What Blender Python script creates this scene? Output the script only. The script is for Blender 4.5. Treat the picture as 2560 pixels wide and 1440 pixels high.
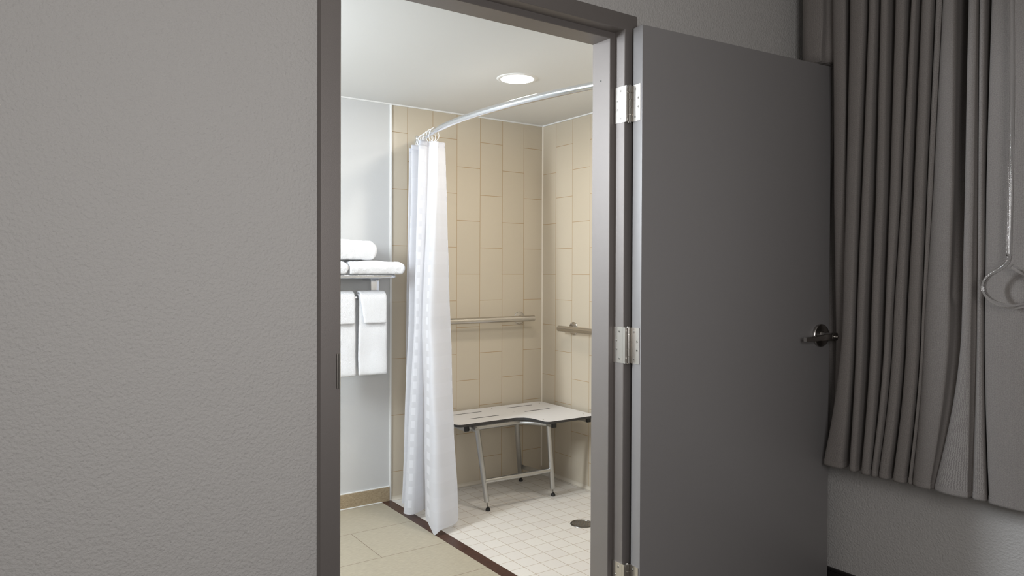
import bpy, bmesh, math, random
from math import pi, sin, cos, radians, sqrt
from mathutils import Vector, Matrix, noise
S = bpy.context.scene
for o in list(bpy.data.objects):
    bpy.data.objects.remove(o)
random.seed(7)
COL = S.collection

# ------------------------------------------------------------------ camera
CAM_H = 1.23
th, pitch, roll = radians(34.6), radians(-0.57), radians(0.22)
fw = Vector((sin(th)*cos(pitch), cos(th)*cos(pitch), sin(pitch)))
rt = Vector((cos(th), -sin(th), 0)); up = rt.cross(fw)
r2 = rt*cos(roll) + up*sin(roll); u2 = -rt*sin(roll) + up*cos(roll)
cd = bpy.data.cameras.new('camera'); cam = bpy.data.objects.new('camera', cd); COL.objects.link(cam)
cam.matrix_world = Matrix(((r2.x, u2.x, -fw.x, 0), (r2.y, u2.y, -fw.y, 0), (r2.z, u2.z, -fw.z, CAM_H), (0, 0, 0, 1)))
cd.sensor_width = 36; cd.sensor_fit = 'HORIZONTAL'; cd.lens = 1824/2560*36
cd.shift_y = -18/2560; cd.clip_start = .05
S.camera = cam

# ------------------------------------------------------------------ world, lights, exposure
w = bpy.data.worlds.new('world'); S.world = w; w.use_nodes = True
w.node_tree.nodes['Background'].inputs[0].default_value = (.9, .95, 1, 1)
w.node_tree.nodes['Background'].inputs[1].default_value = 0.05
S.view_settings.view_transform = 'Standard'; S.view_settings.look = 'None'
S.view_settings.gamma = 1; S.view_settings.use_curve_mapping = False
S.view_settings.exposure = 0.0

def area(name, loc, aim, size, power, color, shape='SQUARE', size_y=None, spread=pi):
    l = bpy.data.lights.new(name, 'AREA'); l.shape = shape; l.size = size
    if size_y: l.size_y = size_y
    l.energy = power; l.color = color; l.spread = spread
    o = bpy.data.objects.new(name, l); COL.objects.link(o); o.location = loc
    o.rotation_euler = (Vector(aim)-Vector(loc)).to_track_quat('-Z', 'Y').to_euler()
    return o
# bedroom: unseen fills added, frontal beside the viewer and weaker from far left
area('bedroom_fill_light', (0.45, -0.35, 1.45), (0.8, 1.7, 1.25), .7, 18, (1, .985, .98))
area('bedroom_left_fill_light', (-2.1, -1.1, 1.6), (0.9, 1.7, 1.2), .7, 9, (1, .98, .965))  # added to rake the wall and bring out its relief
# bathroom: recessed ceiling lights, the vanity light on the left wall, and added fills
area('shower_downlight_light', (1.961, 2.806, 2.133), (1.961, 2.806, 0), .15, 6.5, (1, .93, .83), 'DISK')
area('shower_front_fill_light', (2.25, 2.12, 2.133), (2.25, 2.12, 0), .15, 5, (1, .94, .86), 'DISK')  # unseen fill added to brighten the shower floor and lower tiles
area('bath_downlight_light', (0.45, 2.95, 2.133), (0.45, 2.95, 0), .15, 6, (.86, .93, 1), 'DISK')
area('bath_up_fill_light', (-0.25, 2.75, 1.995), (0.25, 2.75, 2.5), .12, 14, (.88, .94, 1), 'RECTANGLE', .9)  # added upward fill, bounced off the ceiling for ambient light
area('vanity_light', (-0.25, 2.75, 1.85), (2.0, 2.6, 1.2), .25, 48, (.86, .93, 1), 'RECTANGLE', .9)

# ------------------------------------------------------------------ material helpers
def mat(name, color=(.5, .5, .5), rough=.5, metal=0, spec=.5, **kw):
    m = bpy.data.materials.new(name); m.use_nodes = True
    b = m.node_tree.nodes['Principled BSDF']
    b.inputs['Base Color'].default_value = (*color, 1); b.inputs['Roughness'].default_value = rough
    b.inputs['Metallic'].default_value = metal; b.inputs['Specular IOR Level'].default_value = spec
    for k, v in kw.items():
        b.inputs[k.replace('_', ' ')].default_value = v
    return m
def N(m, t, **props):
    n = m.node_tree.nodes.new(t)
    for k, v in props.items(): setattr(n, k, v)
    return n
def L(m, a, b): m.node_tree.links.new(a, b)
def bsdf(m): return m.node_tree.nodes['Principled BSDF']
def noise_bump(m, scale, strength, dist=.001, detail=4, vscale=(1, 1, 1), rough=.5):
    g = N(m, 'ShaderNodeNewGeometry'); mp = N(m, 'ShaderNodeVectorMath', operation='MULTIPLY')
    mp.inputs[1].default_value = vscale; L(m, g.outputs['Position'], mp.inputs[0])
    n = N(m, 'ShaderNodeTexNoise'); n.inputs['Scale'].default_value = scale; n.inputs['Detail'].default_value = detail
    n.inputs['Roughness'].default_value = rough
    L(m, mp.outputs[0], n.inputs['Vector'])
    b = N(m, 'ShaderNodeBump'); b.inputs['Strength'].default_value = strength; b.inputs['Distance'].default_value = dist
    L(m, n.outputs['Fac'], b.inputs['Height']); L(m, b.outputs[0], bsdf(m).inputs['Normal'])
    return n, b
def tint(m, src, c1, c2, lo=.3, hi=.7):
    r = N(m, 'ShaderNodeValToRGB'); r.color_ramp.elements[0].position = lo; r.color_ramp.elements[1].position = hi
    r.color_ramp.elements[0].color = (*c1, 1); r.color_ramp.elements[1].color = (*c2, 1)
    L(m, src, r.inputs[0]); L(m, r.outputs[0], bsdf(m).inputs['Base Color']); return r

M = {}
def plaster(name, c, strength, dist):
    m = mat(name, c, .62, spec=.35)
    n, b = noise_bump(m, 150, strength, dist, 4, rough=.5)
    return m
M['wall'] = plaster('wall_plaster', (.57, .55, .532), 1.0, .0034)
M['bath_wall'] = mat('bath_wall_paint', (.57, .57, .56), .55, spec=.3); noise_bump(M['bath_wall'], 90, .25, .001)
M['bath_ceiling'] = mat('bath_ceiling_paint', (.72, .72, .70), .7, spec=.2); noise_bump(M['bath_ceiling'], 80, .15, .001)
M['ceiling'] = mat('bedroom_ceiling_paint', (.7, .68, .65), .8)
M['caulk'] = mat('white_caulk', (.78, .78, .76), .5)
def steel_paint(name, c, rough=.4, metal=.5):
    m = mat(name, c, rough, metal, spec=.5); noise_bump(m, 500, .3, .0006, 3); return m
M['frame'] = steel_paint('frame_paint', (.248, .224, .212), .48)
M['door'] = steel_paint('door_paint', (.305, .292, .291), .44, .15)
M['carpet'] = mat('carpet', (.16, .14, .12), .95); noise_bump(M['carpet'], 400, 1, .004)
M['dark_base'] = mat('dark_vinyl_base', (.025, .022, .022), .5)
M['chrome'] = mat('chrome', (.80, .82, .85), .16, 1)
M['satin'] = mat('satin_nickel', (.60, .57, .53), .27, 1)
n_, b_ = noise_bump(M['satin'], 500, .08, .0004, 2, (1, 1, .04))
M['hinge'] = mat('hinge_steel', (.64, .61, .57), .26, .95)
M['lever'] = mat('lever_steel', (.50, .48, .46), .25, 1)
M['bar'] = mat('polished_stainless', (.58, .555, .52), .17, 1)
M['stainless'] = mat('stainless_tube', (.47, .465, .45), .30, 1)
noise_bump(M['stainless'], 300, .12, .0005, 2)
M['black'] = mat('black_rubber', (.012, .012, .012), .5)
M['steel_dark'] = mat('dark_steel', (.25, .24, .22), .35, 1)
M['seatwhite'] = mat('seat_laminate', (.68, .67, .665), .35, spec=.4)
M['seatedge'] = mat('seat_core', (.035, .033, .032), .5)
M['strip'] = mat('threshold_stone', (.050, .021, .014), .35)
n_, b_ = noise_bump(M['strip'], 60, .1, .0005); tint(M['strip'], n_.outputs['Fac'], (.034, .013, .009), (.075, .033, .022))
M['acrylic'] = mat('clear_acrylic', (1, 1, 1), .04, 0, .5, Transmission_Weight=1.0, IOR=1.45)
M['whitewire'] = mat('white_plastic_wire', (.8, .81, .82), .3)
# terry cloth
m = mat('terry_cloth', (.83, .84, .86), .95, spec=.1, Sheen_Weight=.3); M['towel'] = m
noise_bump(m, 420, .9, .003, 3)
# emitter lens
m = bpy.data.materials.new('lamp_lens'); m.use_nodes = True; nt = m.node_tree
nt.nodes.remove(nt.nodes['Principled BSDF']); e = nt.nodes.new('ShaderNodeEmission')
e.inputs[0].default_value = (1, .96, .88, 1); e.inputs[1].default_value = 6
nt.links.new(e.outputs[0], nt.nodes['Material Output'].inputs[0]); M['lens'] = m

def brickmat(name, axes, origin, bw, rh, mortar, c1, c2, cm, rough, offset=.5, spec=.5, bump=.4, per=40):
    """axes: (texture x axis, texture y axis) as world axis names; rows run along texture y"""
    m = mat(name, c1, rough, spec=spec)
    g = N(m, 'ShaderNodeNewGeometry'); s = N(m, 'ShaderNodeSeparateXYZ'); L(m, g.outputs['Position'], s.inputs[0])
    c = N(m, 'ShaderNodeCombineXYZ')
    for i, (ax, o0, p) in enumerate(((axes[0], origin[0], bw), (axes[1], origin[1], rh))):
        a = N(m, 'ShaderNodeMath', operation='ADD'); a.inputs[1].default_value = -o0 + per*p
        L(m, s.outputs[ax], a.inputs[0]); L(m, a.outputs[0], c.inputs[i])
    b = N(m, 'ShaderNodeTexBrick'); b.offset = offset; b.offset_frequency = 2; b.squash = 1
    b.inputs['Scale'].default_value = 1; b.inputs['Brick Width'].default_value = bw; b.inputs['Row Height'].default_value = rh
    b.inputs['Mortar Size'].default_value = mortar; b.inputs['Mortar Smooth'].default_value = .2; b.inputs['Bias'].default_value = 0
    b.inputs['Color1'].default_value = (*c1, 1); b.inputs['Color2'].default_value = (*c2, 1); b.inputs['Mortar'].default_value = (*cm, 1)
    L(m, c.outputs[0], b.inputs['Vector']); L(m, b.outputs['Color'], bsdf(m).inputs['Base Color'])
    inv = N(m, 'ShaderNodeMath', operation='SUBTRACT'); inv.inputs[0].default_value = 1; L(m, b.outputs['Fac'], inv.inputs[1])
    bp = N(m, 'ShaderNodeBump'); bp.inputs['Strength'].default_value = bump; bp.inputs['Distance'].default_value = .001
    L(m, inv.outputs[0], bp.inputs['Height']); L(m, bp.outputs[0], bsdf(m).inputs['Normal'])
    rr = N(m, 'ShaderNodeMapRange'); rr.inputs['To Min'].default_value = rough; rr.inputs['To Max'].default_value = .8
    L(m, b.outputs['Fac'], rr.inputs['Value']); L(m, rr.outputs[0], bsdf(m).inputs['Roughness'])
    return m, b, bp
TW, TH = .1563, .3068
tc1, tc2, tcm = (.525, .464, .366), (.545, .482, .381), (.37, .255, .135)
M['tile_back'], *_ = brickmat('wall_tile_back', ('Z', 'X'), (1.226+TH/2, 2.108), TH, TW, .0016, tc1, tc2, tcm, .22)
M['tile_side'], *_ = brickmat('wall_tile_side', ('Z', 'Y'), (1.226+TH/2, 3.479), TH, TW, .0016, tc1, tc2, tcm, .22)
M['mosaic'], *_ = brickmat('shower_floor_mosaic', ('X', 'Y'), (1.774, 2.725), .0835, .0835, .0013, (.67, .64, .59), (.635, .60, .555), (.37, .29, .20), .4, offset=0)
m, b, bp = brickmat('bath_floor_tile', ('X', 'Y'), (1.325+.355, 2.905), .71, .3435, .0013, (.375, .335, .255), (.365, .325, .245), (.15, .11, .07), .5)
M['bathfloor'] = m
g = N(m, 'ShaderNodeNewGeometry'); vm = N(m, 'ShaderNodeVectorMath', operation='MULTIPLY'); vm.inputs[1].default_value = (30, 260, 1)
L(m, g.outputs['Position'], vm.inputs[0]); nz = N(m, 'ShaderNodeTexNoise'); nz.inputs['Scale'].default_value = 1; nz.inputs['Detail'].default_value = 3
L(m, vm.outputs[0], nz.inputs['Vector'])
mr = N(m, 'ShaderNodeMapRange'); mr.inputs['To Min'].default_value = .70; mr.inputs['To Max'].default_value = 1.30
L(m, nz.outputs['Fac'], mr.inputs['Value'])
vv = N(m, 'ShaderNodeVectorMath', operation='SCALE'); L(m, b.outputs['Color'], vv.inputs[0]); L(m, mr.outputs[0], vv.inputs['Scale'])
L(m, vv.outputs[0], bsdf(m).inputs['Base Color'])
m = mat('tan_base_tile', (.34, .27, .17), .6); M['tanbase'] = m
n_, b_ = noise_bump(m, 1, .3, .001, 3, (120, 120, 300)); tint(m, n_.outputs['Fac'], (.27, .205, .125), (.42, .335, .22))

# grey woven curtain
m = mat('woven_grey_cloth', (.16, .145, .13), .85, spec=.15); M['drape'] = m
uv = N(m, 'ShaderNodeTexCoord')
wv = []
for d_, sc in (('X', 130), ('Y', 130)):
    wt = N(m, 'ShaderNodeTexWave', wave_type='BANDS', bands_direction=d_); wt.inputs['Scale'].default_value = sc
    wt.inputs['Distortion'].default_value = 5.0; wt.inputs['Detail'].default_value = 2
    L(m, uv.outputs['UV'], wt.inputs['Vector']); wv.append(wt)
mx = N(m, 'ShaderNodeMath', operation='ADD'); L(m, wv[0].outputs['Fac'], mx.inputs[0]); L(m, wv[1].outputs['Fac'], mx.inputs[1])
nz = N(m, 'ShaderNodeTexNoise'); nz.inputs['Scale'].default_value = 330; L(m, uv.outputs['UV'], nz.inputs['Vector'])
ad = N(m, 'ShaderNodeMath', operation='ADD'); L(m, mx.outputs[0], ad.inputs[0]); L(m, nz.outputs['Fac'], ad.inputs[1])
mr = N(m, 'ShaderNodeMapRange'); mr.inputs['From Max'].default_value = 3; L(m, ad.outputs[0], mr.inputs['Value'])
tint(m, mr.outputs[0], (.145, .131, .122), (.35, .322, .304), .2, .8)
bp = N(m, 'ShaderNodeBump'); bp.inputs['Strength'].default_value = .35; bp.inputs['Distance'].default_value = .0008
L(m, mr.outputs[0], bp.inputs['Height']); L(m, bp.outputs[0], bsdf(m).inputs['Normal'])

# shower curtain: white sheer polyester with satin blocks
m = bpy.data.materials.new('shower_curtain_cloth'); m.use_nodes = True; M['shcurtain'] = m; nt = m.node_tree
out = nt.nodes['Material Output']; p = bsdf(m)
uv = N(m, 'ShaderNodeTexCoord'); s = N(m, 'ShaderNodeSeparateXYZ'); L(m, uv.outputs['UV'], s.inputs[0])
def blockmask(src, per, frac, off=0):
    a = N(m, 'ShaderNodeMath', operation='MULTIPLY_ADD'); a.inputs[1].default_value = 1/per; a.inputs[2].default_value = off; L(m, src, a.inputs[0])
    f = N(m, 'ShaderNodeMath', operation='FRACT'); L(m, a.outputs[0], f.inputs[0])
    l = N(m, 'ShaderNodeMath', operation='LESS_THAN'); l.inputs[1].default_value = frac; L(m, f.outputs[0], l.inputs[0]); return l.outputs[0]
bx_ = blockmask(s.outputs['X'], 2.75, .13, -5.45/2.75+4); by_ = blockmask(s.outputs['Y'], .065, .55)
mask = N(m, 'ShaderNodeMath', operation='MULTIPLY'); L(m, bx_, mask.inputs[0]); L(m, by_, mask.inputs[1])
band = blockmask(s.outputs['Y'], .13, .5, .2)
mc = N(m, 'ShaderNodeMix', data_type='RGBA'); mc.inputs[6].default_value = (.81, .82, .86, 1); mc.inputs[7].default_value = (.90, .91, .95, 1)
L(m, mask.outputs[0], mc.inputs[0]); L(m, mc.outputs[2], p.inputs['Base Color']); p.inputs['Roughness'].default_value = .6
tr = N(m, 'ShaderNodeBsdfTranslucent'); tr.inputs[0].default_value = (.85, .86, .9, 1)
m1 = N(m, 'ShaderNodeMixShader'); m1.inputs[0].default_value = .5; L(m, p.outputs[0], m1.inputs[1]); L(m, tr.outputs[0], m1.inputs[2])
tp = N(m, 'ShaderNodeBsdfTransparent'); m2 = N(m, 'ShaderNodeMixShader')
op = N(m, 'ShaderNodeMapRange'); op.inputs['To Min'].default_value = .10; op.inputs['To Max'].default_value = .0
L(m, mask.outputs[0], op.inputs['Value'])
op2 = N(m, 'ShaderNodeMath', operation='MULTIPLY_ADD'); op2.inputs[1].default_value = -.02; L(m, band, op2.inputs[0]); L(m, op.outputs[0], op2.inputs[2])
op2.use_clamp = True
L(m, op2.outputs[0], m2.inputs[0]); L(m, m1.outputs[0], m2.inputs[1]); L(m, tp.outputs[0], m2.inputs[2])
L(m, m2.outputs[0], out.inputs[0])

# ------------------------------------------------------------------ mesh helpers
def obj(name, bm, m, parent=None, smooth=False, autosmooth=None, recalc=True):
    me = bpy.data.meshes.new(name)
    if recalc: bmesh.ops.recalc_face_normals(bm, faces=bm.faces[:])
    bm.to_mesh(me); bm.free()
    for mm in (m if isinstance(m, (list, tuple)) else [m]): me.materials.append(M[mm])
    if smooth or autosmooth: me.polygons.foreach_set('use_smooth', [True]*len(me.polygons))
    if autosmooth: me.set_sharp_from_angle(angle=radians(autosmooth))
    o = bpy.data.objects.new(name, me); COL.objects.link(o)
    if parent:
        o.parent = parent
        o.matrix_parent_inverse = parent.matrix_basis.inverted()
    return o
def tag(o, label=None, cat=None, group=None, kind=None):
    for k, v in (('label', label), ('category', cat), ('group', group), ('kind', kind)):
        if v: o[k] = v
    return o
def empty(name, loc, label=None, cat=None, group=None, kind=None):
    o = bpy.data.objects.new(name, None); COL.objects.link(o); o.location = loc; o.empty_display_size = .05
    return tag(o, label, cat, group, kind)
def NB(): return bmesh.new()
def box(bm, a, b, mi=0, bevel=0):
    vs = [bm.verts.new((x, y, z)) for x in (a[0], b[0]) for y in (a[1], b[1]) for z in (a[2], b[2])]
    fs = [bm.faces.new([vs[i] for i in q]) for q in ((0, 1, 3, 2), (4, 6, 7, 5), (0, 4, 5, 1), (2, 3, 7, 6), (0, 2, 6, 4), (1, 5, 7, 3))]
    for f in fs: f.material_index = mi
    if bevel:
        es = list({e for f in fs for e in f.edges})
        bmesh.ops.bevel(bm, geom=es, offset=bevel, segments=2, affect='EDGES', profile=.6)
    return fs
def obox(bm, c, ax, ay, az, h, mi=0, bevel=0):
    """oriented box, centre c, axes, half sizes"""
    c = Vector(c); ax, ay, az = Vector(ax).normalized(), Vector(ay).normalized(), Vector(az).normalized()
    vs = [bm.verts.new(c+ax*h[0]*i+ay*h[1]*j+az*h[2]*k) for i in (-1, 1) for j in (-1, 1) for k in (-1, 1)]
    fs = [bm.faces.new([vs[i] for i in q]) for q in ((0, 1, 3, 2), (4, 6, 7, 5), (0, 4, 5, 1), (2, 3, 7, 6), (0, 2, 6, 4), (1, 5, 7, 3))]
    for f in fs: f.material_index = mi
    if bevel:
        es = list({e for f in fs for e in f.edges})
        bmesh.ops.bevel(bm, geom=es, offset=bevel, segments=2, affect='EDGES', profile=.6)
def frame_of(d):
    d = d.normalized(); a = Vector((0, 0, 1)) if abs(d.z) < .9 else Vector((1, 0, 0))
    u = d.cross(a).normalized(); return u, d.cross(u).normalized()
def tube(bm, pts, r, seg=20, cap=True, closed=False, mi=0):
    pts = [Vector(p) for p in pts]; n = len(pts); rings = []
    u = None
    for i, p in enumerate(pts):
        if closed: d = pts[(i+1) % n]-pts[i-1]
        else: d = pts[min(i+1, n-1)]-pts[max(i-1, 0)]
        d.normalize()
        if u is None: u, v = frame_of(d)
        else:
            u = (u-d*u.dot(d)).normalized(); v = d.cross(u)
        rr = r[i] if isinstance(r, (list, tuple)) else r
        rings.append([bm.verts.new(p+u*rr*cos(2*pi*k/seg)+v*rr*sin(2*pi*k/seg)) for k in range(seg)])
    m_ = n if closed else n-1
    for i in range(m_):
        A, B = rings[i], rings[(i+1) % n]
        for k in range(seg):
            f = bm.faces.new((A[k], A[(k+1) % seg], B[(k+1) % seg], B[k])); f.material_index = mi
    if cap and not closed:
        for R_ in (rings[0], rings[-1]): f = bm.faces.new(R_); f.material_index = mi
def lathe(bm, prof, c, axis, seg=40, mi=0):
    """prof: (radius, offset along axis)"""
    c = Vector(c); d = Vector(axis).normalized(); u, v = frame_of(d); rings = []
    for r, h in prof:
        if r < 1e-6: rings.append([bm.verts.new(c+d*h)])
        else: rings.append([bm.verts.new(c+d*h+u*r*cos(2*pi*k/seg)+v*r*sin(2*pi*k/seg)) for k in range(seg)])
    for A, B in zip(rings, rings[1:]):
        for k in range(seg):
            q = [A[k % len(A)], A[(k+1) % len(A)], B[(k+1) % len(B)], B[k % len(B)]]
            q = list(dict.fromkeys(q))
            if len(q) > 2: f = bm.faces.new(q); f.material_index = mi
def prism(bm, poly, z0, z1, mi_top=0, mi_side=0, to=lambda p, z: (p[0], p[1], z)):
    A = [bm.verts.new(to(p, z0)) for p in poly]; B = [bm.verts.new(to(p, z1)) for p in poly]
    f = bm.faces.new(A[::-1]); f.material_index = mi_top; f = bm.faces.new(B); f.material_index = mi_top
    n = len(poly)
    for i in range(n):
        f = bm.faces.new((A[i], A[(i+1) % n], B[(i+1) % n], B[i])); f.material_index = mi_side
def catmull(P, n=8):
    P = [Vector(p) for p in P]; out = []
    for i in range(len(P)-1):
        p0, p1, p2, p3 = P[max(i-1, 0)], P[i], P[i+1], P[min(i+2, len(P)-1)]
        for k in range(n):
            t = k/n; out.append(.5*((2*p1)+(p2-p0)*t+(2*p0-5*p1+4*p2-p3)*t*t+(3*p1-p0-3*p2+p3)*t**3))
    out.append(P[-1]); return out
def chaikin(P, it=2):
    for _ in range(it):
        Q = [P[0]]
        for a, b in zip(P, P[1:]): Q += [a*.75+b*.25, a*.25+b*.75]
        Q.append(P[-1]); P = Q
    return P
def struct(name, bm, m, parent=None, **k):
    o = obj(name, bm, m, parent, **k)
    if not parent: o['kind'] = 'structure'
    return o

# ------------------------------------------------------------------ dimensions
YF = 1.700            # bedroom face of the steel frame
YW = 1.722            # bedroom face of the door wall
YW2 = 1.808           # bathroom face of that wall
XW = 2.618            # bedroom wall carrying the curtain
YB, XS, ZC = 3.613, 2.72, 2.142   # bathroom back wall, shower side wall, bathroom ceiling
XL, XR, ZH = .6643, 1.602, 2.002  # rabbet faces of the opening

# ------------------------------------------------------------------ bedroom shell
bm = NB(); box(bm, (-2.6, YW, 0), (.630, YW2, 2.5)); box(bm, (1.636, YW, 0), (XW+.1, YW2, 2.5)); box(bm, (.630, YW, 2.037), (1.636, YW2, 2.5))
struct('wall_front', bm, 'wall')
bm = NB(); box(bm, (XW, -3.2, 0), (XW+.1, YW, 2.5)); struct('wall_right', bm, 'wall')
bm = NB(); box(bm, (-2.7, -3.2, 0), (-2.6, YW2, 2.5)); struct('wall_left', bm, 'wall')
bm = NB(); box(bm, (-2.7, -3.3, 0), (XW+.1, -3.2, 2.5)); struct('wall_rear', bm, 'wall')
bm = NB(); box(bm, (-2.7, -3.3, 2.5), (XW+.1, YW2, 2.6)); struct('ceiling', bm, 'ceiling')
bm = NB(); box(bm, (-2.7, -3.3, -.1), (XW+.1, YW+.04, 0)); struct('floor', bm, 'carpet')
def baseboard(name, pts, mname, h=.1, t=.012):
    bm = NB()
    for (x0, y0), (x1, y1) in pts:
        a = (min(x0, x1), min(y0, y1)); b = (max(x0, x1), max(y0, y1))
        box(bm, (*a, 0), (*b, h-.012), bevel=0)
        ix = 1 if b[0]-a[0] < b[1]-a[1] else 0
        box(bm, (*a, h-.012), (*b, h), bevel=.003)
    return struct(name, bm, mname)
baseboard('baseboard_right', [((XW-.012, -3.2), (XW, 1.722))], 'dark_base')
baseboard('baseboard_front', [((-2.6, YW-.012), (.607, YW)), ((1.665, YW-.012), (XW-.013, YW))], 'dark_base')

# ------------------------------------------------------------------ bathroom shell
bm = NB(); box(bm, (-.5, YB, 0), (1.697, YB+.1, 2.3)); struct('wall_bath_back', bm, 'bath_wall')
bm = NB(); box(bm, (1.697, YB, -.02), (XS+.1, YB+.1, 2.3)); struct('wall_shower_back', bm, 'tile_back')
bm = NB(); box(bm, (XS, YW2+.001, -.02), (XS+.1, YB, 2.3)); struct('wall_shower_side', bm, 'tile_side')
bm = NB(); box(bm, (-.6, YW2, 0), (-.5, YB+.1, 2.3)); struct('wall_bath_left', bm, 'bath_wall')
bm = NB(); box(bm, (-.5, YW2, ZC), (XS, YB, ZC+.08)); struct('ceiling_bath', bm, 'bath_ceiling')
bm = NB(); box(bm, (-.5, YW+.04, -.1), (1.645, YB, 0)); struct('floor_bath', bm, 'bathfloor')
bm = NB(); box(bm, (1.645, YW2, -.1), (1.700, YB, .0015)); struct('trim_1', bm, 'strip')
bm = NB(); box(bm, (1.700, YW2, -.1), (XS, YB, 0)); struct('floor_shower', bm, 'mosaic')
bm = NB(); box(bm, (-.5, YB-.009, .0), (1.690, YB, .077), bevel=.002); struct('baseboard_bath', bm, 'tanbase')
bm = NB(); box(bm, (-.5, YB-.013, .0), (1.645, YB-.0089, .004)); box(bm, (-.5, YB-.007, .0765), (1.690, YB, .081)); struct('trim_2', bm, 'caulk')
bm = NB(); box(bm, (1.690, YB-.006, .0), (1.7005, YB, ZC)); struct('trim_3', bm, 'caulk')
# white bead where walls meet the ceiling, and down the shower corner
bm = NB(); box(bm, (-.5, YB-.007, ZC-.007), (XS, YB, ZC)); box(bm, (XS-.007, YW2, ZC-.007), (XS, YB-.007, ZC)); struct('trim_4', bm, 'caulk')
# tiled cove at the foot of the shower walls
def cove(bm, a, b, inward, r=.014, n=6):
    a, b, q = Vector(a), Vector(b), Vector(inward); prof = [(0, r+.006), (0, r)]
    prof += [(r-r*cos(t*pi/2/n), r-r*sin(t*pi/2/n)) for t in range(1, n)] + [(r, 0.0006), (0, .0006)]
    A = [bm.verts.new(a+q*(p[0]+.0006)+Vector((0, 0, p[1]))) for p in prof]; B = [bm.verts.new(b+q*(p[0]+.0006)+Vector((0, 0, p[1]))) for p in prof]
    for i in range(len(prof)-1): bm.faces.new((A[i], A[i+1], B[i+1], B[i]))
    bm.faces.new(A); bm.faces.new(B)
M['cove'] = mat('cove_tile', (.60, .55, .46), .25)
bm = NB(); cove(bm, (1.701, YB, 0), (XS, YB, 0), (0, -1, 0)); cove(bm, (XS, YB-.0, 0), (XS, YW2, 0), (-1, 0, 0)); struct('trim_5', bm, 'cove', autosmooth=50)
M['corner'] = mat('corner_caulk', (.66, .60, .50), .35)
bm = NB(); prism(bm, [(XS, YB), (XS-.006, YB), (XS, YB-.006)], .04, ZC-.006); struct('trim_6', bm, 'corner')

# ------------------------------------------------------------------ steel door frame (mitred sweep around the opening)
bm = NB()
# profile: (outward from the rabbet face, depth Y); positive = away from the opening
prof = [(.0435, YW+.002), (.050, YW-.001), (.050, YF+.002), (.0485, YF), (.0015, YF), (0, YF+.0015), (0, 1.7465), (-.0185, 1.7465), (-.020, 1.748),
        (-.020, 1.830), (-.018, 1.832), (.048, 1.832), (.050, 1.830), (.050, 1.808)]
def ring(pt):   # pt=(u,Y) -> four stations left foot, left head, right head, right foot
    u, y = pt
    return [(XL-u, y, 0), (XL-u, y, ZH+u*.999), (XR+u, y, ZH+u*.999), (XR+u, y, 0)]
R_ = [[bm.verts.new(p) for p in ring(q)] for q in prof]
for A, B in zip(R_, R_[1:]):
    for i in range(3): bm.faces.new((A[i], A[i+1], B[i+1], B[i]))
bm.faces.new([r[0] for r in R_]); bm.faces.new([r[3] for r in R_][::-1])
df = tag(obj('trim_7', bm, 'frame', autosmooth=35), kind='structure')
M['seam'] = mat('frame_seam', (.30, .28, .27), .5)
# strike plate with its curved lip on the left jamb
bm = NB(); box(bm, (XL-.0005, 1.703, .933), (XL+.0015, 1.745, 1.053))
pts = [(XL+.0015, 1.705), (XL+.0012, 1.699), (XL-.001, 1.6945), (XL-.006, 1.692), (XL-.010, 1.6925), (XL-.010, 1.6945), (XL-.006, 1.6945), (XL-.0025, 1.6968), (XL-.0005, 1.701), (XL-.0004, 1.705)]
prism(bm, pts, .950, 1.034)
obj('strike_plate', bm, 'satin', df, autosmooth=40)
for i, z in enumerate((1.855,)):
    bm = NB(); lathe(bm, [(0, .0004), (.0028, .0004), (.0028, 0)], (XR-.020, 1.79, z), (-1, 0, 0), 12); obj('screw_hole', bm, 'black', df)
# horn at the end of the header
bm = NB(); box(bm, (XR+.046, YF+.001, ZH+.012), (XR+.0535, YW, ZH+.0495), bevel=.001); obj('header_end', bm, 'frame', df)

# ------------------------------------------------------------------ door leaf, opened back against the wall
da = radians(4.5); D = Vector((cos(da), -sin(da), 0)); Nn = Vector((-sin(da), -cos(da), 0)); Z = Vector((0, 0, 1))
PIN = Vector((1.6157, 1.692, 0))
def dp(d, n, z): return PIN + D*d + Nn*n + Z*z
bm = NB(); obox(bm, dp(.008+.4525, .030, (.012+2.004)/2), D, Nn, Z, (.4525, .022, (2.004-.012)/2), bevel=.0012)
door = tag(obj('door_1', bm, 'door', autosmooth=40), kind='structure')
def screw(name, c, axis, parent):
    bm = NB(); c = Vector(c); ax = Vector(axis).normalized(); u, v = frame_of(ax)
    lathe(bm, [(0, .0009), (.0030, .0010), (.0040, .0003), (.0042, -.0005)], c, ax, 20)
    for a_, b_ in ((u, v), (v, u)): obox(bm, c+ax*.0011, a_, b_, ax, (.0021, .0005, .0003), mi=1)
    return obj(name, bm, ['hinge', 'black'], parent, autosmooth=30)
M['screwmark'] = M['steel_dark']
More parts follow.
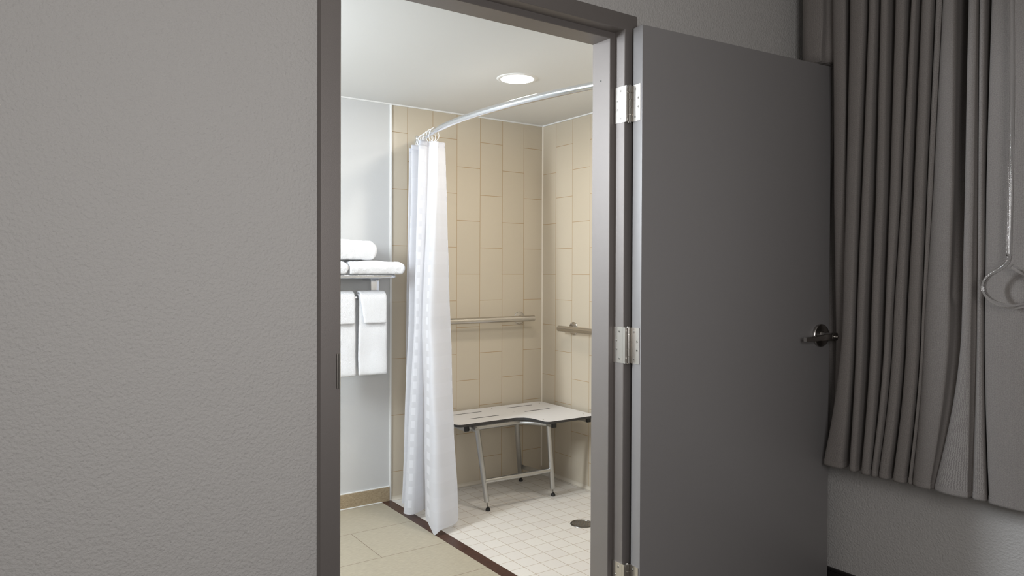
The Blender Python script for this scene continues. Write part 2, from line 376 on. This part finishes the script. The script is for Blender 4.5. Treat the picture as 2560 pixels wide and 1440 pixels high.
def hinge(z):
    h = .057; t = .0022
    bm = NB()
    # jamb leaf on the rabbet face and door leaf on the door edge
    box(bm, (XR-t, 1.699, z-h), (XR+.0003, 1.744, z+h))
    box(bm, (XR-t, 1.690, z-h), (XR+.010, 1.6995, z+h))
    obox(bm, dp(.008-t/2, .024, z), D, Nn, Z, (t/2, .0215, h))
    hg = obj('hinge', bm, 'hinge', door)
    # knuckle: five barrels with thin gaps, and button tips
    bm = NB(); segs = [(-h, -h*.62), (-h*.60, -h*.22), (-h*.20, h*.20), (h*.22, h*.60), (h*.62, h)]
    for i, (a, b) in enumerate(segs):
        lathe(bm, [(0, a), (.0068, a), (.0075, a+.0008), (.0075, b-.0008), (.0068, b), (0, b)], PIN+Z*z, Z, 24)
    lathe(bm, [(0, -h-.004), (.0045, -h-.003), (.0060, -h), (.0060, h), (.0045, h+.003), (0, h+.004)], PIN+Z*z, Z, 24)
    obj('knuckle', bm, 'satin', hg, autosmooth=30)
    for y, dz in ((1.716, .043), (1.730, .014), (1.730, -.014), (1.716, -.043)):
        screw('screw', (XR-t, y, z+dz), (-1, 0, 0), hg)
    for n_, dz in ((.020, .043), (.035, .014), (.035, -.014), (.020, -.043)):
        screw('screw', dp(.008-t, n_, z+dz), -D, hg)
for z in (1.767, 1.004, .252): hinge(z)
# lever handle
hd = empty('door_handle', dp(.861, .052, 1.0)); hd.parent = door; hd.matrix_parent_inverse = door.matrix_basis.inverted()
bm = NB(); c = dp(.858, .052, 1.006)
lathe(bm, [(0, 0), (.0415, 0), (.0420, .002), (.0420, .009), (.040, .0115), (.034, .0125), (.017, .0130), (.0145, .018), (.0125, .030), (.0125, .062), (.0120, .064), (0, .064)], c, Nn, 48)
obj('rose', bm, 'lever', hd, autosmooth=30)
bm = NB()
cl = [dp(.877, .108, 1.005), dp(.862, .109, 1.005), dp(.84, .108, 1.0045), dp(.815, .104, 1.003), dp(.79, .099, 1.001), dp(.772, .097, 1.000), dp(.75, .0965, .9995), dp(.722, .096, .9995)]
hz = [.0135, .0145, .0130, .0112, .0095, .0086, .0082, .0078]
rings = []
for i, p_ in enumerate(cl):
    t_ = (cl[min(i+1, len(cl)-1)]-cl[max(i-1, 0)]).normalized(); s_ = t_.cross(Z).normalized(); hw = .0065
    rings.append([bm.verts.new(p_+s_*a_*hw+Z*b_*hz[i]) for a_, b_ in ((-1, -.8), (-.7, -1), (.7, -1), (1, -.8), (1, .8), (.7, 1), (-.7, 1), (-1, .8))])
for A, B in zip(rings, rings[1:]):
    for k in range(8): bm.faces.new((A[k], A[(k+1) % 8], B[(k+1) % 8], B[k]))
bm.faces.new(rings[0]); bm.faces.new(rings[-1])
obj('lever', bm, 'lever', hd, autosmooth=40)
bm = NB(); lathe(bm, [(.0062, 0), (.0062, .004), (.0045, .005), (.004, .009), (.003, .0105), (0, .0105)], dp(.864, .1145, 1.005), Nn, 24)
obj('lock_button', bm, 'satin', hd, autosmooth=30)

# ------------------------------------------------------------------ bedroom curtain
HEM = .535
# folds: (left, right) world Y of the ridge at four heights z = 2.15, 1.50, 1.08, .56
FOLDS = [
 [(1.649, 1.566), (1.655, 1.600), (1.655, 1.605), (1.655, 1.610)],
 [(1.530, 1.476), (1.542, 1.493), (1.546, 1.499), (1.575, 1.560)],
 [(1.464, 1.402), (1.473, 1.426), (1.482, 1.438), (1.552, 1.471)],
 [(1.391, 1.363), (1.413, 1.380), (1.428, 1.397), (1.450, 1.423)],
 [(1.349, 1.321), (1.361, 1.328), (1.373, 1.342), (1.404, 1.371)],
 [(1.301, 1.263), (1.314, 1.280), (1.325, 1.303), (1.366, 1.346)],
 [(1.247, 1.228), (1.274, 1.247), (1.298, 1.262), (1.342, 1.306)],
 [(1.214, 1.177), (1.234, 1.198), (1.253, 1.210), (1.294, 1.251)],
 [(1.172, 1.151), (1.195, 1.178), (1.207, 1.196), (1.245, 1.234)],
 [(1.146, 1.107), (1.173, 1.107), (1.197, 1.118), (1.229, 1.170)],
 [(1.071, 1.046), (1.077, 1.049), (1.083, 1.053), (1.157, 1.058)],
 [(1.043, 1.024), (1.041, 1.026), (1.041, 1.024), (1.052, 1.011)],
 [(1.011, .880), (1.023, .880), (1.024, .880), (1.007, .880)],
 [(.850, .790), (.850, .790), (.850, .790), (.850, .790)],
 [(.760, .700), (.760, .700), (.760, .700), (.760, .700)]]
ZL = (2.15, 1.50, 1.08, .56)
# ridge X and valley depth for every fold (top, bottom)
XRIDGE = [(2.45, 2.45), (2.45, 2.545), (2.45, 2.45), (2.452, 2.452), (2.448, 2.45), (2.45, 2.45), (2.452, 2.45), (2.45, 2.448), (2.462, 2.46), (2.45, 2.45), (2.448, 2.45), (2.456, 2.462), (2.45, 2.45), (2.47, 2.47), (2.45, 2.45)]
VDEP = [.09, .08, .13, .13, .135, .13, .13, .125, .022, .14, .03, .08, .02, .05, .06]
def lerp4(v, z):
    if z >= ZL[0]: return v[0]
    for i in range(3):
        if z >= ZL[i+1]:
            t = (z-ZL[i+1])/(ZL[i]-ZL[i+1])
            if i == 2: t = 1-(1-t)**1.6
            return v[i+1]*(1-t)+v[i]*t
    t = (ZL[3]-z)/.5; return v[3]+(v[3]-v[2])*t*.3
def curtain_row(z):
    P = []
    for i, f in enumerate(FOLDS):
        l = lerp4([a[0] for a in f], z); r = lerp4([a[1] for a in f], z)
        t = min(max((2.15-z)/1.6, 0), 1); xr = XRIDGE[i][0]*(1-t)+XRIDGE[i][1]*t
        if i == 0:   # the leading edge squeezes in behind the open door below its top
            k = min(max((2.020-z)/.012, 0), 1); xr = 2.45*(1-k)+2.56*k
        P += [Vector((xr+.013, l, z)), Vector((xr+.002, l*.75+r*.25, z)), Vector((xr, l*.35+r*.65, z)), Vector((xr+.006, r, z))]
        if i < len(FOLDS)-1:
            ln = lerp4([a[0] for a in FOLDS[i+1]], z); gap = r-ln; dpz = VDEP[i] if i else .05
            if i == 9: dpz *= 1-.8*t
            xv = min(xr+dpz, XW-.02)
            uc = min(.28*(l-r), .016) if dpz > .07 else 0    # pleats tuck in behind their ridge
            P += [Vector((xr+(xv-xr)*.35, r+uc*.5, z)), Vector((xv-.012, r+uc, z)), Vector((xv, r-gap*.35, z)), Vector((xv-.006, r-gap*.8, z))]
    P = chaikin(P, 3)
    for p_ in P:
        s = noise.noise(Vector((p_.y*9, z*1.3, 3)))*.004 + noise.noise(Vector((p_.y*30, z*3, 8)))*.0012
        p_.x += s
    return P
def ribbon(name, rows, mname, parent=None, thick=.0015, uscale=1):
    bm = NB(); uvl = bm.loops.layers.uv.new('UVMap'); G = [[bm.verts.new(p) for p in r] for r in rows]
    arc = [0]
    mid = rows[len(rows)//2]
    for a, b in zip(mid, mid[1:]): arc.append(arc[-1]+(b-a).length)
    for i in range(len(G)-1):
        for j in range(len(G[0])-1):
            f = bm.faces.new((G[i][j], G[i+1][j], G[i+1][j+1], G[i][j+1]))
            for lp, (a, b) in zip(f.loops, ((i, j), (i+1, j), (i+1, j+1), (i, j+1))):
                lp[uvl].uv = (arc[b]*uscale if uscale != 'k' else b/(len(rows[0])-1)*12, rows[a][b].z)
    o = obj(name, bm, mname, parent, smooth=True, recalc=False)
    if thick:
        md = o.modifiers.new('thickness', 'SOLIDIFY'); md.thickness = thick; md.offset = 0
    return o
zs = [2.42-(2.42-HEM-.022)*i/46 for i in range(47)]
zs = sorted(zs+[2.0195, 2.014, 2.0075, 2.000], reverse=True)
cu = empty('curtain', (2.45, .9, HEM), 'dark grey woven floor-length-short curtain hanging in deep folds on the right wall beside the door', 'curtain')
cu['label'] = 'dark grey woven curtain hanging in deep folds at the right beside the open door'
zs += [HEM+.018]
ribbon('curtain_panel', [curtain_row(z) for z in zs], 'drape', cu)
# stitched hem, slightly thicker
ribbon('hem', [curtain_row(z) for z in (HEM+.020, HEM+.0185, HEM+.012, HEM+.006, HEM)], 'drape', cu, thick=.0034)
bm = NB(); box(bm, (2.44, .3, 2.43), (2.50, 1.70, 2.47), bevel=.003); box(bm, (2.46, .3, 2.47), (2.48, 1.70, 2.50))
tag(obj('curtain_track', bm, 'satin'), 'metal curtain track under the bedroom ceiling', 'curtain track')
for k, yy in enumerate([.72+.0775*i for i in range(13)]):
    bm = NB(); box(bm, (2.466, yy-.004, 2.40), (2.474, yy+.004, 2.4295)); obj('glider', bm, 'whitewire', cu)

# clear wand with its looped handle, hanging in front of the curtain
wx = 2.39
stem = [(.928, 2.42), (.9235, 2.026), (.921, 1.85), (.9207, 1.68), (.9215, 1.50), (.9234, 1.31), (.9245, 1.285), (.9290, 1.2680), (.9477, 1.2494), (.9708, 1.2341), (.9856, 1.2162), (.9909, 1.1947), (.9831, 1.1711), (.9626, 1.1516), (.9362, 1.1420), (.9105, 1.1395), (.8850, 1.1450), (.8640, 1.1580), (.8540, 1.1760), (.8530, 1.1960), (.8600, 1.2140), (.8730, 1.2280), (.8862, 1.2366), (.9014, 1.2458), (.9180, 1.2570)]
bm = NB(); tube(bm, catmull([(wx, y, z) for y, z in stem], 5), .0068, 16)
o = obj('curtain_wand', bm, 'acrylic', smooth=True)
tag(o, 'clear plastic curtain wand with a looped handle, hanging before the grey curtain', 'curtain wand')
bm = NB(); box(bm, (2.386, .924, 2.415), (2.442, .932, 2.44)); obj('wand_hook', bm, 'satin', o)

# ------------------------------------------------------------------ ceiling downlights in the bathroom
def downlight(x, y, label, r=.078):
    t = empty('ceiling_light', (x, y, ZC), label, 'ceiling light')
    bm = NB(); lathe(bm, [(r, -.0035), (r+.006, -.0045), (r+.016, -.003), (r+.019, 0), (r, 0)], (x, y, ZC), (0, 0, 1), 56)
    obj('trim_ring', bm, 'caulk', t, autosmooth=50)
    bm = NB(); lathe(bm, [(0, -.0060), (r*.6, -.0056), (r+.001, -.0032), (r+.001, 0), (0, 0)], (x, y, ZC), (0, 0, 1), 56)
    obj('lens', bm, 'lens', t, smooth=True)
downlight(1.961, 2.806, 'round recessed ceiling light glowing above the shower')
downlight(2.25, 2.12, 'round ceiling light added as unseen fill over the front of the shower')  # fixture added to carry the unseen front fill
downlight(.45, 2.95, 'round recessed ceiling light over the bathroom entry, out of the doorway view')
bm = NB(); box(bm, (-.5, 2.25, 1.72), (-.46, 3.25, 1.98), bevel=.004)
tag(obj('vanity_light_fixture', bm, 'caulk'), 'long white wall light fixture on the left bathroom wall', 'wall light')

# ------------------------------------------------------------------ curved shower rod
def rodx(y): return 1.742+.128*((y-2.83)/.80)**2
rod = empty('shower_rod', (rodx(YB), YB, 1.95), 'curved chrome shower curtain rod bowing out over the shower threshold', 'shower rod')
ys = [YB-.012-(YB-YW2-.024)*i/60 for i in range(61)]
bm = NB(); tube(bm, [(rodx(y), y, 1.955-.006*min(1, (YB-y))) for y in ys], .0155, 24); obj('rod', bm, 'chrome', rod, smooth=True)
for y, s in ((YB, -1), (YW2, 1)):
    bm = NB(); box(bm, (rodx(y)-.024, min(y, y+s*.010), 1.925), (rodx(y)+.024, max(y, y+s*.010), 1.985), bevel=.004)
    lathe(bm, [(.020, 0), (.018, .014), (.0145, .018), (.0145, .026)], (rodx(y), y+s*.009, 1.954), (0, s, 0), 24)
    obj('wall_flange', bm, 'chrome', rod, autosmooth=35)

# ------------------------------------------------------------------ shower curtain gathered at the wall end
TOP = [(1.868, 3.575), (1.775, 3.550), (1.860, 3.520), (1.738, 3.452), (1.835, 3.430), (1.708, 3.310), (1.740, 3.298), (1.757, 3.312), (1.778, 3.296), (1.803, 3.283), (1.818, 3.300), (1.852, 3.300), (1.885, 3.370)]
BOT = [(1.870, 3.520), (1.725, 3.500), (1.775, 3.465), (1.686, 3.445), (1.720, 3.395), (1.620, 3.301), (1.652, 3.245), (1.735, 3.285), (1.668, 3.150), (1.640, 3.000), (1.706, 2.992), (1.795, 3.058), (1.850, 3.220)]
MID = [(1.868, 3.560), (1.750, 3.535), (1.830, 3.500), (1.722, 3.452), (1.800, 3.415), (1.690, 3.320), (1.706, 3.292), (1.722, 3.288), (1.716, 3.250), (1.724, 3.205), (1.785, 3.215), (1.868, 3.265), (1.890, 3.340)]
def sc_row(z):
    t = (1.90-z)/1.875
    P = []
    for a, m_, b in zip(TOP, MID, BOT):
        if t < .5: k = t*2; v = Vector(a)*(1-k)+Vector(m_)*k
        else: k = (t-.5)*2; v = Vector(m_)*(1-k)+Vector(b)*k
        P.append((v.x, v.y, z))
    R = catmull(P, 9)
    for p_ in R:
        q = Vector((p_.x*14, p_.y*14, z*2.2)); amp = .004+.003*t
        p_.x += noise.noise(q)*amp + noise.noise(q*3+Vector((5, 0, 0)))*.0018; p_.y += noise.noise(q+Vector((0, 9, 4)))*amp
    return R
rows = [sc_row(1.90-1.868*i/70) for i in range(71)]
nb = len(rows[-1])
for j, p_ in enumerate(rows[-1]):      # the hem drags on the floor at its leading corner
    k = j/(nb-1)*12; g_ = math.exp(-((k-9.0)/.35)**2); p_.z -= .026*g_; p_.x -= .006*g_
    rows[-2][j].z -= .010*g_
sc = ribbon('shower_curtain', rows, 'shcurtain', None, thick=0, uscale='k')
tag(sc, 'white sheer shower curtain with woven satin blocks, gathered at one end of the curved rod', 'shower curtain')
top_hem = ribbon('top_hem', [[Vector((p_.x, p_.y, z)) for p_ in rows[0]] for z in (1.902, 1.893, 1.884, 1.875)], 'shcurtain', sc, thick=.0024, uscale='k')
# rings on the rod
spots = [3.565, 3.535, 3.500, 3.460, 3.425, 3.385, 3.345, 3.300]
ring0 = None
for i, y in enumerate(spots):
    if ring0 is None:
        bm = NB(); P = []
        for k in range(40):
            a_ = 2*pi*k/40; rr = .026 if sin(a_) > 0 else .026+.018*abs(sin(a_))
            P.append((rr*cos(a_)*.85, 0, rr*sin(a_)))
        tube(bm, P, .0016, 8, closed=True); ring0 = obj('curtain_ring', bm, 'whitewire', smooth=True); r_ = ring0
    else:
        r_ = ring0.copy(); COL.objects.link(r_)
    r_.location = (rodx(y)+.003*math.sin(i*2.1), y, 1.9465); r_.rotation_euler = (random.uniform(-.05, .05), 0, radians(-18)+random.uniform(-.5, .35))
    tag(r_, 'thin white wire curtain ring looped over the shower rod above the gathered curtain', 'curtain ring', 'curtain rings on the shower rod')

# ------------------------------------------------------------------ grab bars
def grab(name, label, a, b, wall_axis, f1, f2):
    """bar from a to b; flanges at wall points f1,f2; wall_axis = out of the wall"""
    root = empty(name, f1, label, 'grab bar'); ax = Vector(wall_axis)
    bm = NB(); A, B = Vector(a), Vector(b); d = (B-A).normalized()
    tube(bm, [A, A+d*.0015, B-d*.0015, B], [.0160, .0175, .0175, .0160], 28); obj('bar', bm, 'bar', root, autosmooth=40)
    for f in (f1, f2):
        bm = NB(); lathe(bm, [(0, .0), (.038, .0), (.0385, .003), (.036, .006), (.030, .0075), (.016, .009), (.0135, .014), (.0135, .045), (0, .045)], f, ax, 40)
        obj('flange', bm, 'bar', root, autosmooth=35)
grab('grab_bar', 'straight stainless grab bar on the back tile wall behind the white shower curtain', (1.925, YB-.055, .960), (2.617, YB-.055, .960), (0, -1, 0), (1.990, YB, .962), (2.546, YB, .962))
grab('grab_bar', 'stainless grab bar on the side tile wall, cut off by the right door jamb', (XS-.055, 3.376, .908), (XS-.055, 2.50, .908), (-1, 0, 0), (XS, 3.305, .910), (XS, 2.58, .910))

# ------------------------------------------------------------------ fold-down shower seat
st = empty('shower_bench', (2.26, 3.35, 0), 'white L-shaped slotted shower bench on stainless legs in the tiled corner', 'shower bench')
ZT = .447
def arc(cx, cy, r, a0, a1, n=8): return [(cx+r*cos(radians(a0+(a1-a0)*i/n)), cy+r*sin(radians(a0+(a1-a0)*i/n))) for i in range(n+1)]
poly = arc(1.935, 3.275, .035, 180, 270) + arc(2.250, 3.200, .045, 90, 60, 4)
poly += [(2.305, 3.222), (2.325, 3.190), (2.331, 3.150), (2.334, 3.100)] + arc(2.364, 3.084, .030, 180, 270, 6) + arc(2.655, 3.084, .030, 270, 360, 6) + arc(2.655, 3.555, .030, 0, 90, 6) + arc(1.930, 3.555, .030, 90, 180, 6)
poly = [p for i, p in enumerate(poly) if i == 0 or (Vector(p)-Vector(poly[i-1])).length > 1e-4]
bm = NB(); prism(bm, poly, ZT-.013, ZT, 0, 1)
seat = obj('seat', bm, ['seatwhite', 'seatedge'], st)
for (x0, y0, x1, y1) in ((2.036, 3.492, 2.202, 3.493), (2.046, 3.350, 2.226, 3.352), (2.387, 3.507, 2.567, 3.509), (2.408, 3.358, 2.586, 3.360)):
    if x0 < 2.04: x0 = 2.015
    bm = NB(); box(bm, (x0, y0-.0035, ZT-.001), (x1, y1+.0035, ZT+.0006), bevel=.0004); obj('slot', bm, 'black', seat)
for (x, y) in ((2.30, 3.535), (1.935, 3.29), (2.36, 3.12), (2.64, 3.12), (2.64, 3.53), (2.36, 3.40)):
    bm = NB(); lathe(bm, [(.0045, 0), (.0040, .0006), (0, .0008)], (x, y, ZT), (0, 0, 1), 16); obj('screw', bm, 'satin', seat)
# square tubes under the seat with black end caps
for (x, y0) in ((1.968, 3.262), (2.405, 3.082), (2.655, 3.092)):
    bm = NB(); box(bm, (x-.0125, y0+.006, ZT-.013-.029), (x+.0125, 3.590, ZT-.0135), bevel=.002); rl = obj('rail', bm, 'stainless', st)
    bm = NB(); box(bm, (x-.0132, y0-.004, ZT-.013-.0298), (x+.0132, y0+.010, ZT-.0132), bevel=.0015); obj('end_cap', bm, 'black', rl)
bm = NB(); tube(bm, [(1.975, 3.262, ZT-.030), (2.30, 3.262, ZT-.030), (2.40, 3.262, ZT-.030)], .0140, 20)
lathe(bm, [(.0155, 0), (.0165, .002), (.0165, .010), (.0155, .012)], (2.000, 3.262, ZT-.030), (1, 0, 0), 20)
obj('front_tube', bm, 'stainless', st, autosmooth=40)
bm = NB(); tube(bm, [(2.30, 3.262, ZT-.032), (2.36, 3.20, ZT-.032), (2.40, 3.14, ZT-.032)], .0125, 20); tube(bm, [(1.975, 3.53, ZT-.026), (2.655, 3.53, ZT-.026)], .0125, 20)
obj('cross_tube', bm, 'stainless', st, autosmooth=40)
bm = NB(); box(bm, (1.94, 3.588, ZT-.07), (2.68, 3.6125, ZT-.012), bevel=.002); obj('wall_bracket', bm, 'stainless', st)
def leg(top, foot):
    top, foot = Vector(top), Vector(foot); d = (foot-top).normalized()
    end = top+d*((top.z-.045)/abs(d.z))
    bm = NB(); tube(bm, [top, end-d*.001, end], [.0138, .0138, .0125], 22); lg = obj('leg', bm, 'stainless', st, autosmooth=40)
    bm = NB(); tube(bm, [end-d*.005, Vector((foot.x, foot.y, .014))], .0035, 10); obj('threaded_rod', bm, 'steel_dark', lg)
    bm = NB(); lathe(bm, [(.0095, 0), (.0125, .002), (.0125, .009), (.0105, .0135), (.006, .015), (.006, .020), (0, .020)], (foot.x, foot.y, 0.0005), (0, 0, 1), 20); lathe(bm, [(0, 0), (.0095, 0)], (foot.x, foot.y, .0005), (0, 0, 1), 20)
    obj('foot', bm, 'black', lg, autosmooth=35)
leg((1.999, 3.21, ZT-.030), (2.042, 3.171, 0)); leg((2.405, 3.135, ZT-.032), (2.477, 3.182, 0)); leg((2.285, 3.262, ZT-.032), (2.494, 3.516, 0))
bm = NB(); tube(bm, [(2.028, 3.182, .152), (2.449, 3.166, .152)], .0125, 20); obj('crossbar', bm, 'stainless', st, autosmooth=40)
bm = NB(); a, b = Vector((2.449, 3.455, .108)), Vector((2.462, 3.176, .118)); d = (b-a).normalized()
obox(bm, (a+b)/2, d, d.cross(Z), Z, ((b-a).length/2, .002, .012), bevel=.001)
for q in (a, b): lathe(bm, [(0, 0), (.006, 0), (.006, .006), (0, .006)], q+Vector((-.014, 0, 0)), (-1, 0, 0), 8); 
obj('brace', bm, 'stainless', st, autosmooth=35)
# fix the left leg's reach into the front tube
bm = NB(); tube(bm, [(1.999, 3.262, ZT-.030), (1.999, 3.21, ZT-.031)], .0138, 18); obj('leg_elbow', bm, 'stainless', st, autosmooth=40)

# ------------------------------------------------------------------ floor drain
dr = empty('floor_drain', (2.317, 2.745, .0), 'round metal drain set in the white mosaic shower floor', 'drain')
bm = NB(); lathe(bm, [(.058, .0005), (.057, .0025), (.050, .0028), (.049, .0012), (0, .0012)], (2.317, 2.745, 0), (0, 0, 1), 48); obj('rim', bm, 'steel_dark', dr, autosmooth=35)
bm = NB()
for k in range(-5, 6):
    for j in range(-5, 6):
        x, y = k*.0088, j*.0088
        if x*x+y*y < .046**2 and (k+j) % 2 == 0: obox(bm, (2.317+x, 2.745+y, .0020), (1, 1, 0), (-1, 1, 0), (0, 0, 1), (.0050, .0018, .0007))
        elif x*x+y*y < .046**2: obox(bm, (2.317+x, 2.745+y, .0020), (1, -1, 0), (1, 1, 0), (0, 0, 1), (.0050, .0018, .0007))
obj('grate', bm, 'satin', dr)

# ------------------------------------------------------------------ towel rack
rk = empty('towel_rack', (1.35, YB, 1.2), 'chrome towel shelf and rail on the grey bathroom wall', 'towel rack')
def rrail(z, x0, x1, y0, y1, r, rc=.03):
    pts = [(x0, y1, z)] + [(x0, y0+rc, z)] + [(x0+rc-rc*cos(t*pi/12), y0+rc-rc*sin(t*pi/12), z) for t in range(1, 6)] + [(x0+rc, y0, z), (x1-rc, y0, z)] + \
          [(x1-rc+rc*sin(t*pi/12), y0+rc-rc*cos(t*pi/12), z) for t in range(1, 6)] + [(x1, y0+rc, z), (x1, y1, z)]
    return pts
bm = NB(); tube(bm, rrail(1.213, 1.05, 1.625, 3.400, 3.585, .008), .0105, 16)
for y in (3.445, 3.49, 3.535, 3.58): tube(bm, [(1.055, y, 1.213), (1.62, y, 1.213)], .0055, 12)
obj('shelf', bm, 'chrome', rk, smooth=True)
for x in (1.11, 1.557):
    bm = NB(); box(bm, (x-.024, 3.502, 1.090), (x+.024, 3.510, 1.204), bevel=.003)
    box(bm, (x-.022, 3.508, 1.190), (x+.022, YB-.0005, 1.203), bevel=.001)
    obj('bracket', bm, 'chrome', rk, autosmooth=35)
bm = NB(); tube(bm, [(1.075, 3.475, 1.105), (1.6, 3.475, 1.105)], .0085, 16); box(bm, (1.4365, 3.475, 1.101), (1.4425, YB-.001, 1.109))
obj('hanging_rail', bm, 'chrome', rk, autosmooth=40)

# ------------------------------------------------------------------ towels
def fuzz(o, amp=.0022, levels=2, size=.02):
    sb = o.modifiers.new('subdivision', 'SUBSURF'); sb.levels = sb.render_levels = levels
    t = bpy.data.textures.new(o.name+'_fluff', 'CLOUDS'); t.noise_scale = size; t.noise_depth = 3
    dm = o.modifiers.new('fluff', 'DISPLACE'); dm.texture = t; dm.strength = amp*2; dm.mid_level = .5; dm.texture_coords = 'GLOBAL'
def folded(name, x0, x1, y0, y1, z0, z1, label, layers=3, r=None):
    """folded towel: rounded closed fold at the right end, soft edges"""
    bm = NB(); h = z1-z0; nx, ny, nz = 16, 8, 4
    def P(u, v, w_):
        # u along x 0..1, v along y, w height
        x = x0+(x1-x0)*u; y = y0+(y1-y0)*v; z = z0+h*w_
        k = 1-u; ex = .42*h
        # round ends
        dx = max(0, (x-(x1-ex))/ex); dz = (w_-.5)*2
        x = (x1-ex)+ex*sqrt(max(0, 1-dz*dz*.85))*dx if dx > 0 else x
        dy = abs(v-.5)*2
        if dy > .99: y += (.006 if v < .5 else -.006)*abs(dz)
        z += .003*sin(u*9+w_*4)*(w_)
        if w_ > .99: z -= .010*max(0, dx)*dx + .004*(dy > .99)
        return (x, y, z)
    V = {}
    for i in range(nx+1):
        for j in range(ny+1):
            for k in range(nz+1):
                if i in (0, nx) or j in (0, ny) or k in (0, nz): V[i, j, k] = bm.verts.new(P(i/nx, j/ny, k/nz))
    def quad(a, b, c, d): bm.faces.new([V[a], V[b], V[c], V[d]])
    for i in range(nx):
        for j in range(ny):
            for k in (0, nz): quad((i, j, k), (i+1, j, k), (i+1, j+1, k), (i, j+1, k))
    for i in range(nx):
        for k in range(nz):
            for j in (0, ny): quad((i, j, k), (i+1, j, k), (i+1, j, k+1), (i, j, k+1))
    for j in range(ny):
        for k in range(nz):
            for i in (0, nx): quad((i, j, k), (i, j+1, k), (i, j+1, k+1), (i, j, k+1))
    o = obj(name, bm, 'towel', smooth=True); fuzz(o)
    return tag(o, label, 'towel', 'white towels on the rack')
folded('folded_towel', 1.372, 1.672, 3.375, 3.585, 1.2235, 1.290, 'flat folded white towel at the right end of the chrome shelf, under another towel')
folded('folded_towel', 1.075, 1.368, 3.375, 3.585, 1.2235, 1.288, 'folded white towel on the chrome shelf, mostly hidden behind the left door jamb')
folded('folded_towel', 1.18, 1.525, 3.390, 3.575, 1.2955, 1.394, 'thick folded white towel on top of the shelf stack')
def hung(x0, x1, zf, zb, label, fx0):
    root = None
    def drape(name, xa, xb, yo, zt, front, back, th, taper=0, parent=None):
        # section across the rail (y, z): down the front, over the rail, down the back
        yc, zc = 3.475, 1.105; R = .0105+yo
        sec = [(yc-R-.001, zt-front+(front-0)*i/14) for i in range(14)]
        sec += [(yc-R*cos(a_*pi/8), zc+R*sin(a_*pi/8)) for a_ in range(0, 9)]
        sec += [(yc+R+.001, zc-(back)*i/10) for i in range(1, 11)]
        bm = NB(); nx = 12; G = []
        for i in range(nx+1):
            u = i/nx; row = []
            for j, (y, z) in enumerate(sec):
                down = max(0, (zc-z)/.4)
                xa_ = xa+taper*max(0, (zc-z))/.13 if y < yc else xa
                x = xa_+(xb-xa_)*u
                y2 = y+.004*sin(u*5+z*9)*down + noise.noise(Vector((x*12, y*3, z*9)))*.004*down*2
                row.append(bm.verts.new((x, min(y2, 3.59), z)))
            G.append(row)
        for i in range(nx):
            for j in range(len(sec)-1): bm.faces.new((G[i][j], G[i+1][j], G[i+1][j+1], G[i][j+1]))
        bmesh.ops.recalc_face_normals(bm, faces=bm.faces[:])
        o = obj(name, bm, 'towel', parent, smooth=True, recalc=False)
        sd = o.modifiers.new('thickness', 'SOLIDIFY'); sd.thickness = th; sd.offset = 0
        fuzz(o, .0013, 1, .012); return o
    a = drape('hanging_towel', x0, x1, .006, 1.105, zf, zb, .011)
    tag(a, label, 'towel', 'white towels on the rack')
    b = drape('front_fold', fx0, x1-.008, .020, 1.105, .130, .10, .011, taper=.022, parent=a)
    return a
hung(1.447, 1.603, .395, .40, 'white towel hanging from the rail at its right end, short flap in front', 1.452)
hung(1.285, 1.432, .395, .40, 'white towel hanging from the rail on the left, cut off by the door jamb', 1.285)
